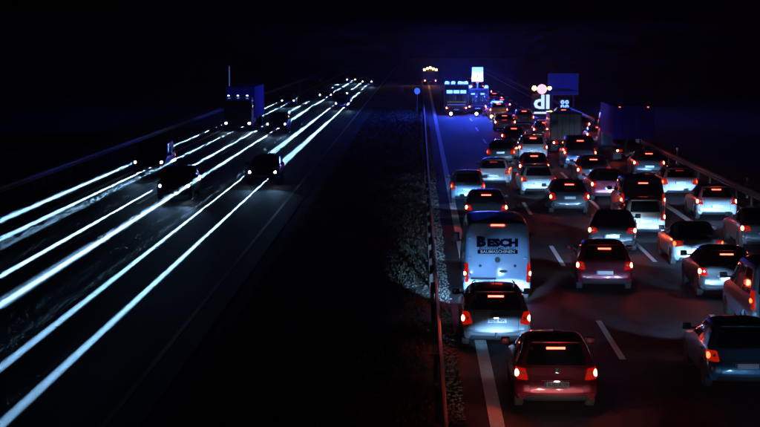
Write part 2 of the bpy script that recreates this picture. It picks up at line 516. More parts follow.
    K['hb_r'] = disc(hu, zh, .062, .022, 'front', 'lamp_bulb'); K['hb_l'] = disc(-hu, zh, .062, .022, 'front', 'lamp_bulb')
    K['head_at'] = [sh.at(sg * hu, zh, 'front')[0] + Vector((0, .06, 0)) for sg in (-1, 1)]
    K['grille'] = sh.decal('grille', [(-w2 * .52, zh - .07), (w2 * .52, zh - .07), (w2 * .46, zh + .05), (-w2 * .46, zh + .05)], 'front', .008, .03)
    K['intake'] = sh.decal('air_intake', [(-w2 * .7, sh.z0 + .05), (w2 * .7, sh.z0 + .05), (w2 * .62, sh.z0 + .19), (-w2 * .62, sh.z0 + .19)], 'front', .012, .04)
    fy = sh.at(0, .46, 'front')[0].y
    K['fplate'] = MB().box(-.26, .26, fy - .01, fy + .025, .43, .54, .004).mesh('number_plate')
    # mirrors
    K['mirror'] = []
    ym = gl(.93, b0); xm = sh.par(b0 + .06)[2]
    big = kind == 'van'
    for sg in (-1, 1):
        m = MB()
        h = .30 if big else .16
        x0, x1 = xm + .06, xm + (.30 if big else .27)
        m.box(min(sg * x0, sg * x1), max(sg * x0, sg * x1), ym - .06, ym + .10, b0 + .02, b0 + .02 + h, .035)
        m.box(min(sg * (xm - .1), sg * (x0 + .03)), max(sg * (xm - .1), sg * (x0 + .03)), ym, ym + .06, b0 + .03, b0 + .08, .01)
        K['mirror'].append(m.mesh('door_mirror'))
    rt = sh.par(sh.z1)[0]
    K['antenna'] = MB().tube([(0, rt + .05, sh.z1 - .02), (0, rt - .02, sh.z1 + .09), (0, rt - .12, sh.z1 + .2)], .008, 6).mesh('antenna')
    if kind == 'wagon':
        K['rails'] = []
        for sg in (-1, 1):
            z = 1.445
            pts = [(sg * (np.interp(zz, [1.43, 1.47], [.575, .5])), y, zz) for y, zz in ((.75, 1.43), (.85, 1.50), (1.4, 1.515), (2.0, 1.505), (2.12, 1.43))]
            K['rails'].append(MB().tube(pts, .016, 6).mesh('roof_rail'))
    K['floor'] = MB().box(-.6, .6, .35, L - .4, sh.z0 - .03, sh.z0 + .25).mesh('underbody')
    CACHE[kind] = K
    return K

def lamp(parent, kind, col, energy, loc, rot=None, size=0.04, angle=50, blend=.6):
    d = bpy.data.lights.new('beam', kind)
    d.color = col; d.energy = energy; d.shadow_soft_size = size
    if kind == 'SPOT': d.spot_size = R(angle); d.spot_blend = blend
    if kind == 'AREA': d.shape = 'DISK'; d.size = size; d.spread = R(angle)
    o = bpy.data.objects.new('beam', d); COL.objects.link(o)
    o.parent = parent; o.location = loc
    if rot: o.rotation_euler = rot
    return o

def car(name, kind, pm, label, cat, x, d, yaw=0.0, brake=True, tail=True, high=True, plate_lit=False,
        beam=260.0, beams=2, group=None, oncoming=False, trim=None, head=True, glassless=False, angle=62, dip=2.2, streak_beam=0.0, wide=2.0, tint=XENON, wide_angle=70, beam_angle=36):
    """d: distance of the tail (or of the nose when oncoming) from the camera along the road"""
    K = car_kit(kind); sp = K['sp']
    if oncoming: loc, rz = (x, d + K['L'], 0), math.pi + R(yaw)
    else: loc, rz = (x, d, 0), R(yaw)
    t = thing(name, label, cat, loc, rz, group)
    obj('body', K['body'], pm, t)
    obj('underbody', K['floor'], M_TRIM, t)
    if 'rear_window' in K:
        rw = obj('rear_window', K['rear_window'], M_GLASS, t); obj('wiper', K['wiper'], M_TRIM, rw)
    if 'tailgate' in K:
        g = obj('tailgate', K['tailgate'], pm, t); obj('panel_gap', K['seam'], M_TRIM, g); obj('tailgate_grip', K['handle'], pm if kind != 'sedan' else M_CHROME, g)
    rb = obj('rear_bumper', K['rear_bumper'], pm, t); obj('bumper_trim', K['bumper_trim'], M_TRIM, rb)
    for s in 'lr':
        tl = obj('tail_light', K['lamp_' + s], (M_LENS if brake else M_LENS_DIM) if tail else MATS['tail_lens_off'], t)
        obj('bulb', K['bulb_' + s], (M_BULB if brake else M_BULB_DIM) if tail else MATS['tail_lens_off'], tl)
        obj('reversing_lens', K['rev_' + s], M_AMBERLENS if kind == 'wagon' else MATS['clear_lens'], tl)
        hd = obj('headlight', K['head_' + s], M_HEADLENS, t)
        obj('bulb', K['hb_' + s], M_HEAD, hd)
    if high: obj('high_brake_light', K['high'], M_HIGH if brake else M_LENS_DIM, t)
    if K['spoiler']: obj('roof_spoiler', K['spoiler'], pm, t)
    pl = obj('number_plate', K['plate'], M_PLATE, t); obj('plate_band', K['plate_band'], M_PBLUE, pl)
    if plate_lit: obj('plate_lamp', K['plate_lamp'], M_PLATELAMP, pl)
    for a, b_ in K['side']:
        obj('side_window', a, M_GLASS, t); obj('side_window', b_, M_GLASS, t)
    for pr in K['hand']:
        for h in pr: obj('door_handle', h, pm, t)
    obj('windscreen', K['screen'], M_GLASS, t)
    obj('grille', K['grille'], M_TRIM, t); obj('air_intake', K['intake'], M_TRIM, t)
    obj('number_plate', K['fplate'], M_PLATE, t)
    for m in K['mirror']: obj('door_mirror', m, M_TRIM if kind in ('van',) else pm, t)
    obj('antenna', K['antenna'], M_TRIM, t)
    for r_ in K.get('rails', []): obj('roof_rail', r_, M_CHROME, t)
    hw = K['sh'].par(.45)[2]
    big = kind in ('van', 'mpv', 'suv')
    add_wheels(t, sp['wh'], hw - .005, .335 if big else .31, .22 if big else .2)
    pts = K['head_at']
    if d > 100 and not oncoming: beams = 1
    if beams == 1: pts = [(pts[0] + pts[1]) / 2]
    if beam > 0:
        for p in pts:                      # dipped beam: the cut-off lies just below the lamp's own height
            lamp(t, 'SPOT', tint, beam * 13 / max(beams, 1), p, (R(90 - 5.4), 0, 0), .06, beam_angle, .5).scale = (1, .40, 1)
            if wide > 0 and d < 125: lamp(t, 'SPOT', tint, wide * 2 / max(beams, 1), p, (R(90 + 4), 0, 0), .05, wide_angle, .8)  # extra wide upward spot, added to light the rear of vehicles ahead
    if streak_beam > 0:                       # added overbright pencil beams that draw light streaks through the haze
        tight, power = random.uniform(3.6, 6.2), random.uniform(.6, 1.25)
        for p in K['head_at']:
            lamp(t, 'SPOT', (.30, .62, 1.0), streak_beam * power, p + Vector((0, .03, 0)), (R(90 + .05), 0, 0), .02, 1.0, .15).scale = (1, 1, tight)
    return t

mat('tail_lens_off', (0.12, 0.006, 0.004), 0.15)
mat('clear_lens', (0.45, 0.42, 0.42), 0.12)
P_RED = paint('dark_red_paint', (0.30, 0.012, 0.03), .4)
P_MAROON = paint('maroon_paint', (0.20, 0.008, 0.03), .4)
P_SILVER = paint('silver_paint', (0.38, 0.40, 0.43), .6)
P_WHITE = paint('white_paint', (0.62, 0.62, 0.63), 0.0)
P_VAN = paint('van_bluish_paint', (0.24, 0.43, 0.74), 0.0, .4)  # white van; the blue cast of the light is put into its paint
P_MID = paint('grey_silver_paint', (0.20, 0.21, 0.225), .5)
P_BLACK = paint('black_paint', (0.012, 0.012, 0.014), .2)
P_GREY = paint('dark_grey_paint', (0.06, 0.065, 0.075), .5)
P_NAVY = paint('navy_paint', (0.012, 0.025, 0.09), .4)
P_TEAL = paint('teal_paint', (0.03, 0.13, 0.20), .4)
P_LBLUE = paint('light_blue_paint', (0.25, 0.42, 0.58), .3)
P_ORANGE = paint('orange_paint', (0.75, 0.22, 0.03), 0.0)
P_YELLOW = paint('yellow_paint', (0.75, 0.45, 0.02), 0.0)
P_FIRE = paint('fire_red_paint', (0.45, 0.01, 0.01), 0.0)

# ------------------------------------------------------------------ ground and roads
def sheet(name, x0, x1, y0, y1, z, m, ny=1, parent=None):
    V, Fc = [], []
    for i in range(ny + 1):
        y = y0 + (y1 - y0) * i / ny
        V += [(x0, y, z), (x1, y, z)]
    for i in range(ny): Fc.append((2*i, 2*i+1, 2*i+3, 2*i+2))
    return obj(name, new_mesh(name, V, Fc, recalc=False), m, parent)

def asphalt(name, lo, hi, rough):
    m = bpy.data.materials.new(name); N, L, b = nodes_of(m)
    tc = N.new('ShaderNodeTexCoord')
    mp = N.new('ShaderNodeMapping'); mp.inputs['Scale'].default_value = (1.0, 0.06, 1.0)
    L.new(tc.outputs['Object'], mp.inputs['Vector'])
    big = N.new('ShaderNodeTexNoise'); big.inputs['Scale'].default_value = 0.9; big.inputs['Detail'].default_value = 5
    L.new(mp.outputs[0], big.inputs['Vector'])                       # streaks along the wheel tracks
    fine = N.new('ShaderNodeTexNoise'); fine.inputs['Scale'].default_value = 45; fine.inputs['Detail'].default_value = 4
    L.new(tc.outputs['Object'], fine.inputs['Vector'])
    crack = N.new('ShaderNodeTexVoronoi'); crack.feature = 'DISTANCE_TO_EDGE'; crack.inputs['Scale'].default_value = 0.16
    wob = N.new('ShaderNodeTexNoise'); wob.inputs['Scale'].default_value = 1.2
    ad = N.new('ShaderNodeMixRGB'); ad.blend_type = 'ADD'; ad.inputs[0].default_value = 0.8
    L.new(tc.outputs['Object'], wob.inputs['Vector']); L.new(tc.outputs['Object'], ad.inputs[1]); L.new(wob.outputs[1], ad.inputs[2])
    L.new(ad.outputs[0], crack.inputs['Vector'])
    cr = N.new('ShaderNodeMapRange'); cr.inputs[1].default_value = 0.0; cr.inputs[2].default_value = 0.012
    cr.inputs[3].default_value = 0.35; cr.inputs[4].default_value = 1.0
    L.new(crack.outputs['Distance'], cr.inputs[0])
    r = N.new('ShaderNodeValToRGB')
    r.color_ramp.elements[0].position = .3; r.color_ramp.elements[0].color = (*lo, 1)
    r.color_ramp.elements[1].position = .7; r.color_ramp.elements[1].color = (*hi, 1)
    L.new(big.outputs[0], r.inputs[0])
    mu = N.new('ShaderNodeMixRGB'); mu.blend_type = 'MULTIPLY'; mu.inputs[0].default_value = 1
    L.new(r.outputs[0], mu.inputs[1]); L.new(cr.outputs[0], mu.inputs[2])
    mu2 = N.new('ShaderNodeMixRGB'); mu2.blend_type = 'OVERLAY'; mu2.inputs[0].default_value = .7
    L.new(mu.outputs[0], mu2.inputs[1]); L.new(fine.outputs[0], mu2.inputs[2])
    L.new(mu2.outputs[0], b.inputs['Base Color'])
    rr = N.new('ShaderNodeMapRange'); rr.inputs[3].default_value = rough - .12; rr.inputs[4].default_value = rough + .15
    L.new(big.outputs[0], rr.inputs[0]); L.new(rr.outputs[0], b.inputs['Roughness'])
    b.inputs['Specular IOR Level'].default_value = .12
    bp = N.new('ShaderNodeBump'); bp.inputs['Strength'].default_value = .35; bp.inputs['Distance'].default_value = .01
    L.new(fine.outputs[0], bp.inputs['Height']); L.new(bp.outputs[0], b.inputs['Normal'])
    return m
M_ROAD = asphalt('asphalt', (.022, .023, .025), (.05, .05, .053), .68)
M_LINE = mat('road_paint', (.82, .82, .80), .55, noise=(9, (.60, .60, .58), 6), bump=(60, .3, .004))
M_SOIL = mat('gravelly_soil', (.035, .03, .022), .95, noise=(6, (.09, .08, .06), 8), bump=(14, .8, .05))
M_GRAVEL = mat('gravel', (.12, .11, .10), .9, noise=(30, (.22, .21, .19), 5))
M_GRASS = mat('dry_grass', (.03, .04, .015), .9, noise=(2, (.055, .05, .025), 3))
M_LEAF = mat('bush_leaves', (.025, .04, .018), .8, noise=(3, (.05, .06, .03), 3))
M_STEEL = mat('galvanised_steel', (.16, .165, .17), .6, .5, noise=(5, (.10, .10, .10), 5))

FAR = 640.0
ground = structure(sheet('ground', -160, 160, -30, 700, -.02, M_SOIL))
road_r = structure(sheet('right_carriageway', .95, 15.4, -25, FAR, 0, M_ROAD))
road_l = structure(sheet('left_carriageway', -19.9, -5.7, -25, FAR, 0, M_ROAD))

def stripe(parent, x, y0, y1, w, name='edge_line'):
    return sheet(name, x - w / 2, x + w / 2, y0, y1, .004, M_LINE, 1, parent)
stripe(road_r, 1.62, 20, 480, .30)
stripe(road_r, 11.75, 20, 125, .30); 
stripe(road_r, 15.05, 20, 480, .20)
stripe(road_l, -6.45, 20, 480, .13)
stripe(road_l, -17.0, 20, 480, .25)
dash = {}
def dashes(parent, x, y0, n, w=.16, on=6.0, per=18.0):
    key = (w, on)
    if key not in dash:
        dash[key] = new_mesh('lane_dash', [(-w/2, 0, 0), (w/2, 0, 0), (w/2, on, 0), (-w/2, on, 0)], [(0, 1, 2, 3)], recalc=False)
    for k in range(n):
        obj('lane_dash', dash[key], M_LINE, parent, (x, y0 + k * per, .004))
dashes(road_r, 5.05, 43.3 - 18, 20)
dashes(road_r, 8.40, 44.5 - 18, 20)
dashes(road_r, 11.75, 128, 12, .3, 6, 12)
dashes(road_l, -9.95, 30, 20)
dashes(road_l, -13.45, 30, 20)

# ------------------------------------------------------------------ guardrails
M_POSTD = mat('rusty_steel', (.035, .028, .024), .85, noise=(12, (.06, .04, .03), 4))
def guardrail(label, x, face, y0=18, y1=420, post_to=170):
    """face: +1 when the beam faces +x"""
    t = thing('guardrail', label, 'guardrail', (x, y0, 0), 0, 'steel guardrails along the motorway')
    prof = [(-.02, .44), (.03, .47), (.06, .52), (.06, .555), (.01, .60), (.01, .62), (.06, .665), (.06, .70), (.03, .75), (-.02, .78)]
    V, Fc = [], []
    n = len(prof)
    yy = [0, y1 - y0]
    for y in yy:
        for p, z in prof: V.append((face * (p + .08), y, z))
    for y in yy:
        for p, z in prof: V.append((face * (p + .074), y, z))
    for k in range(n - 1):
        Fc.append((k, k + 1, n + k + 1, n + k)); Fc.append((2*n + k, 3*n + k, 3*n + k + 1, 2*n + k + 1))
    obj('beam_rail', new_mesh('beam_rail', V, Fc, True, 40, recalc=False), M_STEEL, t)
    pm = MB().box(-.05, .05, -.03, .03, -.3, .70).mesh('post', False)
    sm = MB().box(min(0, face * .1), max(0, face * .1), -.05, .05, .52, .70).mesh('spacer', False)
    y = 2.0
    while y0 + y < post_to:
        p = obj('post', pm, M_POSTD, t, (-face * .02, y, 0)); obj('spacer', sm, M_STEEL, p)
        y += 4.0
    return t
guardrail('steel guardrail on the median beside the jammed lanes', .42, 1)
guardrail('steel guardrail on the far right beyond the exit lane', 15.75, -1)
guardrail('steel guardrail on the far left beyond the oncoming lanes', -20.3, 1)

# ------------------------------------------------------------------ gravel, grass and bushes on the median
def scatter_stones(name, x0, x1, y0, y1, n, smin, smax, m):
    V, Fc = [], []
    base = [(1,0,0),(-1,0,0),(0,1,0),(0,-1,0),(0,0,1),(0,0,-1)]
    tri = [(0,2,4),(2,1,4),(1,3,4),(3,0,4),(2,0,5),(1,2,5),(3,1,5),(0,3,5)]
    for _ in range(n):
        cx, cy = random.uniform(x0, x1), y0 + (y1 - y0) * random.random() ** 1.5
        s = random.uniform(smin, smax); o = len(V); a = random.uniform(0, 6.28)
        for x, y, z in base:
            j = random.uniform(.6, 1.2) * s
            V.append((cx + (x * math.cos(a) - y * math.sin(a)) * j, cy + (x * math.sin(a) + y * math.cos(a)) * j, z * j * .6 + s * .2 - .018))
        Fc += [(p + o, q + o, r + o) for p, q, r in tri]
    return stuff(obj(name, new_mesh(name, V, Fc), m))
tag(scatter_stones('gravel', .5, .98, 30, 160, 3500, .02, .06, M_GRAVEL), 'loose pale gravel along the median edge of the jammed lanes', 'gravel')
tag(scatter_stones('stones', -5.2, .3, 30, 170, 6000, .02, .06, M_GRAVEL), 'scattered small stones over the dark median strip', 'gravel')
def grass(name, n, x0, x1, y0, y1, h0, h1, m, clump=None):
    V, Fc = [], []
    for _ in range(n):
        cx, cy = random.uniform(x0, x1), y0 + (y1 - y0) * random.random() ** 1.4
        for _b in range(5):
            a = random.uniform(0, 6.28); h = random.uniform(h0, h1); lean = random.uniform(.1, .6) * h; w = .012
            x, y = cx + random.gauss(0, .05), cy + random.gauss(0, .05); o = len(V)
            ca, sa = math.cos(a), math.sin(a)
            V += [(x - sa*w, y + ca*w, -.03), (x + sa*w, y - ca*w, -.03), (x + ca*lean*.4 - sa*w*.7, y + sa*lean*.4 + ca*w*.7, h*.6),
                  (x + ca*lean*.4 + sa*w*.7, y + sa*lean*.4 - ca*w*.7, h*.6), (x + ca*lean, y + sa*lean, h)]
            Fc += [(o, o+1, o+3, o+2), (o+2, o+3, o+4)]
    return stuff(obj(name, new_mesh(name, V, Fc, recalc=False), m))
tag(grass('grass', 9000, -5.1, .2, 30, 200, .03, .12, M_GRASS), 'dry grass tufts growing on the dark median strip', 'grass')

def bush(label, x, y, r, h):
    t = thing('bush', label, 'bush', (x, y, -.02), 0, 'low bushes on the median')
    st = MB()
    for k in range(6):
        a = random.uniform(0, 6.28); q = random.uniform(.2, .6) * r
        st.tube([(0, 0, -.05), (q*.4*math.cos(a), q*.4*math.sin(a), h*.4), (q*math.cos(a), q*math.sin(a), h*.8)], .014, 5)
    obj('stem', st.mesh('stem'), M_SOIL, t)
    V, Fc = [], []
    lumps = [(random.gauss(0, .45*r), random.gauss(0, .45*r), h*random.uniform(.35, .85), random.uniform(.25, .5)*r) for _ in range(9)]
    for _ in range(750):
        lx, ly, lz, lr = random.choice(lumps)
        d = Vector((random.gauss(0, 1), random.gauss(0, 1), random.gauss(0, .8))).normalized() * lr * random.random() ** .4
        p = Vector((lx, ly, max(.05, lz))) + d
        if p.z < .02: continue
        u = Vector((random.gauss(0, 1), random.gauss(0, 1), random.gauss(0, 1))).normalized(); w = u.orthogonal().normalized()
        s = random.uniform(.03, .06); o = len(V)
        V += [p - u*s, p + w*s*.45, p + u*s, p - w*s*.45]; Fc.append((o, o+1, o+2, o+3))
    obj('foliage', new_mesh('foliage', V, Fc, recalc=False), M_LEAF, t)
for i, (lb, x, y, r, h) in enumerate([
    ('low leafy bush on the median, nearest to the camera', -2.3, 41, .7, .8),
    ('low leafy bush on the median level with the silver estate car', -2.2, 48, .8, .9),
    ('low leafy bush on the median level with the lettered van', -2.9, 55, .7, .8),
    ('small leafy bush on the median just beyond the lettered van', -2.6, 63, .8, 1.0),
    ('small leafy bush on the median level with the black hatchback', -2.2, 73, .8, .9),
    ('small leafy bush on the median, second from the far end', -2.4, 85, .9, 1.0),
    ('small leafy bush on the median, farthest of all', -1.4, 100, .9, 1.0)]):
    bush(lb, x, y, r, h)

# ------------------------------------------------------------------ jammed traffic, left lane
def emblem(root, K, z, r, kind):
    p = K['sh'].at(0, z, 'rear')[0]; y = p.y - .012
    e = obj('emblem', MB().lathe([(r * .86, -.004), (r, -.008), (r, .006), (r * .86, .01)], 'y', (0, y, z), 20).mesh('emblem'), M_CHROME, root)
    obj('emblem_field', MB().lathe([(r * .84, -.003), (r * .84, .008)], 'y', (0, y, z), 20).mesh('emblem_field'), M_TRIM, e)
    m = MB()
    if kind == 'vw':
        s = r * .80
        for q in ([(-.45, .75), (0, .08), (.45, .75)], [(-.92, .35), (-.42, -.72), (0, -.05), (.42, -.72), (.92, .35)]):
            m.tube([(a * s, y - .008, z + b_ * s) for a, b_ in q], r * .085, 6)
    elif kind == 'star':
        for a in (90, 210, 330):
            m.tube([(0, y - .008, z), (r * .9 * math.cos(R(a)), y - .008, z + r * .9 * math.sin(R(a)))], r * .07, 6)
    else:
        m.lathe([(r * .4, -.012), (r * .3, -.02), (r * .3, .0)], 'y', (0, y, z), 10)
    obj('emblem_mark', m.mesh('emblem_mark'), M_CHROME, e)
def plate_text(root, K, s):
    pl = [c for c in root.children if c.name.split('.')[0] == 'number_plate'][0]
    x, y, z = K['plate_at']
    obj('plate_lettering', text_mesh(s, .105, .92, .002), M_PTEXT, pl, (x + .025, y - .003, z))

t = car('hatchback_car', 'hatch', P_RED, 'dark red hatchback with lit brake lights, nearest car at the bottom of the jam', 'car', 2.93, 37.0, 0, plate_lit=True, beam=180)
emblem(t, CACHE['hatch'], .86, .075, 'vw'); plate_text(t, CACHE['hatch'], 'SU:D A709')
t = car('estate_car', 'wagon', P_MID, 'silver grey estate car with roof rails and tow hook, right behind the white van', 'car', 1.98, 44.6, 0, plate_lit=True, beam=1000, wide=280, wide_angle=38, beam_angle=30)
emblem(t, CACHE['wagon'], .90, .045, 'dot'); plate_text(t, CACHE['wagon'], 'SC:IE 40K')
tow = MB().tube([(0, .1, .33), (0, -.06, .34), (0, -.09, .40)], .02, 8).lathe([(.012, .39), (.03, .405), (.032, .425), (.02, .445)], 'z', (0, -.09, 0), 10)
obj('tow_hook', tow.mesh('tow_hook'), M_STEEL, t)
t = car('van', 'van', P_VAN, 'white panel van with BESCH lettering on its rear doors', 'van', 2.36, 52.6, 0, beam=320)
K = CACHE['van']; sh = K['sh']
for s in (-1, 1):
    dr = obj('rear_door', sh.decal('rear_door', [(s * .012, .60), (s * .80, .60), (s * .765, 2.24), (s * .012, 2.24)], 'rear', .009, .03, sub=8), P_VAN, t)
    for z in (.85, 1.35, 1.95):
        p = sh.at(s * .835, z, 'rear')[0]
        obj('hinge', MB().box(p.x - .05, p.x + .05, p.y - .035, p.y + .01, z - .03, z + .03, .01).mesh('hinge'), P_VAN, dr)
    p = sh.at(s * .52, 1.12, 'rear')[0]
    obj('door_plug', MB().lathe([(.03, -.02), (.045, -.015), (.045, .02)], 'y', (p.x, p.y, p.z), 12).mesh('door_plug'), M_TRIM, dr)
p = sh.at(.12, .96, 'rear')[0]
obj('door_handle', MB().box(.05, .30, p.y - .045, p.y, .94, .98, .014).box(.09, .26, p.y - .03, p.y, .91, 1.0, .01).mesh('door_handle'), M_TRIM, t)
p = sh.at(0, 1.3, 'rear')[0]
em = obj('emblem', MB().lathe([(.05, -.03), (.085, -.025), (.085, .01)], 'y', (0, p.y - .01, 1.30), 18).mesh('emblem'), M_TRIM, t)
st = MB()
for a in (90, 210, 330): st.tube([(0, p.y - .042, 1.30), (.06 * math.cos(R(a)), p.y - .042, 1.30 + .06 * math.sin(R(a)))], .007, 6)
obj('emblem_mark', st.mesh('emblem_mark'), M_CHROME, em)
x, y, z = K['plate_at']
obj('plate_bar', MB().box(x - .38, x + .38, y - .01, y + .06, z + .085, z + .135, .015).mesh('plate_bar'), M_TRIM, t)
obj('door_step', MB().box(-.55, .55, -.11, .06, .42, .47, .012).mesh('door_step'), M_TRIM, t)
plate_text(t, K, 'SU:AB 53')
M_VTEXT = mat('van_lettering_blue', (.002, .004, .014), .9, spec=.05)
M_VTEXT2 = mat('van_lettering_pale', (.62, .68, .74), .5)
def on_rear(mesh_, m, x, z, parent, name, off=.016):
    a = sh.at(0, z, 'rear')[0]; b1 = sh.at(0, z + .1, 'rear')[0]
    o = obj(name, mesh_, m, parent, (x, a.y - off, z)); o.rotation_euler = (-math.atan2(b1.y - a.y, .1), 0, 0)
    return o
on_rear(text_mesh('B', .40, 1.15, .028), M_VTEXT, -.50, 1.83, t, 'lettering')
on_rear(text_mesh('ESCH', .295, 1.30, .022), M_VTEXT, .15, 1.80, t, 'lettering')
on_rear(text_mesh('AUTOVERMIETUNG', .118, 1.06, .001), M_VTEXT, -.01, 1.635, t, 'lettering')
lb = on_rear(MB().box(-.60, .60, 0, .008, -.06, .06).mesh('lettering_band'), M_VTEXT, 0, 1.50 + .04, t, 'lettering_band', .018)
on_rear(text_mesh('BAUMASCHINEN', .115, 1.18, .001), M_VTEXT2, 0, 1.54, t, 'lettering', .022)

car('hatchback_car', 'hatch', P_BLACK, 'black hatchback with roof-top brake light seen over the roof of the white van', 'car', 2.84, 74, beam=300)
car('small_car', 'small', P_LBLUE, 'pale blue small car at the left edge line ahead of the black hatchback', 'car', 2.35, 84.5, beam=200, high=False, brake=False)
car('hatchback_car', 'hatch', P_WHITE, 'white hatchback standing right of the pale blue small car', 'car', 3.95, 94, -5, beam=200, brake=False)
car('estate_car', 'wagon', P_BLACK, 'black estate car slanting across the first dashed line', 'car', 5.1, 111, -9, beam=300, brake=False, high=False)
car('hatchback_car', 'hatch', P_SILVER, 'unseen silver hatchback added behind the dark red hatchback to light its rear', 'car', 3.0, 25.0, 0, beam=110, wide=200, tint=HALOGEN, wide_angle=16, beam_angle=24)  # unseen car, added so its headlights light the red hatchback
# ---- middle lane
car('hatchback_car', 'hatch', P_MAROON, 'maroon hatchback alone in the middle lane, right of the white van', 'car', 5.82, 55, -2, beam=420)
car('sedan_car', 'sedan', P_BLACK, 'black saloon steering right, just ahead of the maroon hatchback', 'car', 7.15, 65.2, -7, beam=420, high=False)
car('estate_car', 'wagon', P_GREY, 'dark grey estate car with both tail lights lit, in the middle lane', 'car', 6.8, 79.5, 0, beam=300)
car('hatchback_car', 'hatch', P_WHITE, 'white hatchback half hidden behind the dark grey estate car', 'car', 6.05, 89, 2, beam=240, brake=False, high=False)
car('small_car', 'small', P_MAROON, 'dark small car with wide red brake lights, ahead of the half hidden white hatchback', 'car', 6.4, 98, 0, beam=360)
car('suv_car', 'suv', P_WHITE, 'white off-road car with brake lights in the middle lane, lit from behind', 'car', 7.3, 113, 0, beam=240)
car('hatchback_car', 'hatch', P_MID, 'grey hatchback in the middle lane ahead of the white off-road car', 'car', 6.9, 129, -3, beam=160, beams=1)
car('sedan_car', 'sedan', P_WHITE, 'white saloon far up the middle lane, last car before the emergency vehicles', 'car', 7.3, 150, 0, beam=160, beams=1)
# ---- right lane
car('hatchback_car', 'hatch', P_TEAL, 'dark teal hatchback in the bottom right corner', 'car', 7.35, 39.2, 0, tail=True, brake=False, high=False, beam=300)
car('sedan_car', 'sedan', P_GREY, 'unseen dark saloon added behind the dark teal hatchback to light its rear', 'car', 8.3, 24.0, 0, beam=120, wide=150, wide_angle=24, beam_angle=26)  # unseen car, added to throw light on the teal hatchback and minibus
car('minibus', 'mpv', P_LBLUE, 'pale blue minibus cut off by the right edge of the picture', 'van', 9.68, 46.3, 0, brake=False, beam=320)
car('hatchback_car', 'hatch', P_BLACK, 'black hatchback between the pale blue minibus and the silver saloon', 'car', 9.42, 53.6, 0, beam=560)
car('sedan_car', 'sedan', P_SILVER, 'silver saloon with a gleaming boot in the right lane', 'car', 9.7, 61, 0, beam=300, brake=False, high=False)
car('small_car', 'small', P_WHITE, 'white small car directly behind the tall dark minibus', 'car', 8.98, 70, 0, beam=260, brake=True, high=False)
car('minibus', 'mpv', P_BLACK, 'tall dark minibus with high brake light ahead of the white small car', 'van', 9.6, 75.6, 0, beam=300)
car('hatchback_car', 'hatch', P_MAROON, 'maroon hatchback left of the tall dark minibus, in the right lane', 'car', 9.3, 86, 2, beam=240, high=False)
car('estate_car', 'wagon', P_GREY, 'dark grey estate car in the right lane, second ahead of the tall dark minibus', 'car', 9.5, 96, 0, beam=240)
car('minibus', 'mpv', P_NAVY, 'navy blue minibus in the right lane, behind the small box truck', 'van', 9.75, 107, 0, beam=240, wide=70)
for i, (d, x, k, pm, lb) in enumerate([
    (138, 9.8, 'hatch', P_GREY, 'grey hatchback in the right lane just ahead of the small box truck'),
    (160, 9.5, 'wagon', P_SILVER, 'silver estate car far up the right lane, left of the warning board trailer'),
    (190, 8.9, 'hatch', P_MAROON, 'maroon hatchback far off, right of the emergency vehicles'),
    (211, 9.0, 'sedan', P_GREY, 'grey saloon far off beyond the warning board trailer'),
    (236, 8.8, 'hatch', P_BLACK, 'black hatchback far off, third from the end of the right lane'),
    (262, 8.6, 'wagon', P_WHITE, 'white estate car far off, second from the end of the right lane'),
    (290, 8.6, 'hatch', P_SILVER, 'silver hatchback, farthest car in the right lane')]):
    car({'hatch': 'hatchback_car', 'wagon': 'estate_car', 'sedan': 'sedan_car'}[k], k, pm, lb, 'car', x, d, 0, beam=120, beams=1)
# ---- exit lane
car('sedan_car', 'sedan', P_MID, 'silver grey saloon at the right edge of the picture in the exit lane', 'car', 12.95, 66, 0, beam=420, high=False)
car('hatchback_car', 'hatch', P_WHITE, 'white hatchback in the exit lane, level with the tall dark minibus', 'car', 13.0, 77, 0, beam=420)
car('estate_car', 'wagon', P_WHITE, 'white estate car in the exit lane ahead of the white hatchback', 'car', 13.0, 88, 0, beam=320, brake=False)
car('hatchback_car', 'hatch', P_GREY, 'dark grey hatchback in the exit lane behind the blue truck', 'car', 13.15, 101, 0, beam=200, wide=160)
car('hatchback_car', 'hatch', P_RED, 'red hatchback in the exit lane ahead of the blue truck', 'car', 13.3, 131, 0, beam=150, beams=1)
car('sedan_car', 'sedan', P_GREY, 'dark saloon far up the exit lane, nearer of two', 'car', 13.3, 147, 0, beam=120, beams=1)
car('estate_car', 'wagon', P_BLACK, 'black estate car far up the exit lane, farther of two', 'car', 13.3, 163, 0, beam=120, beams=1)

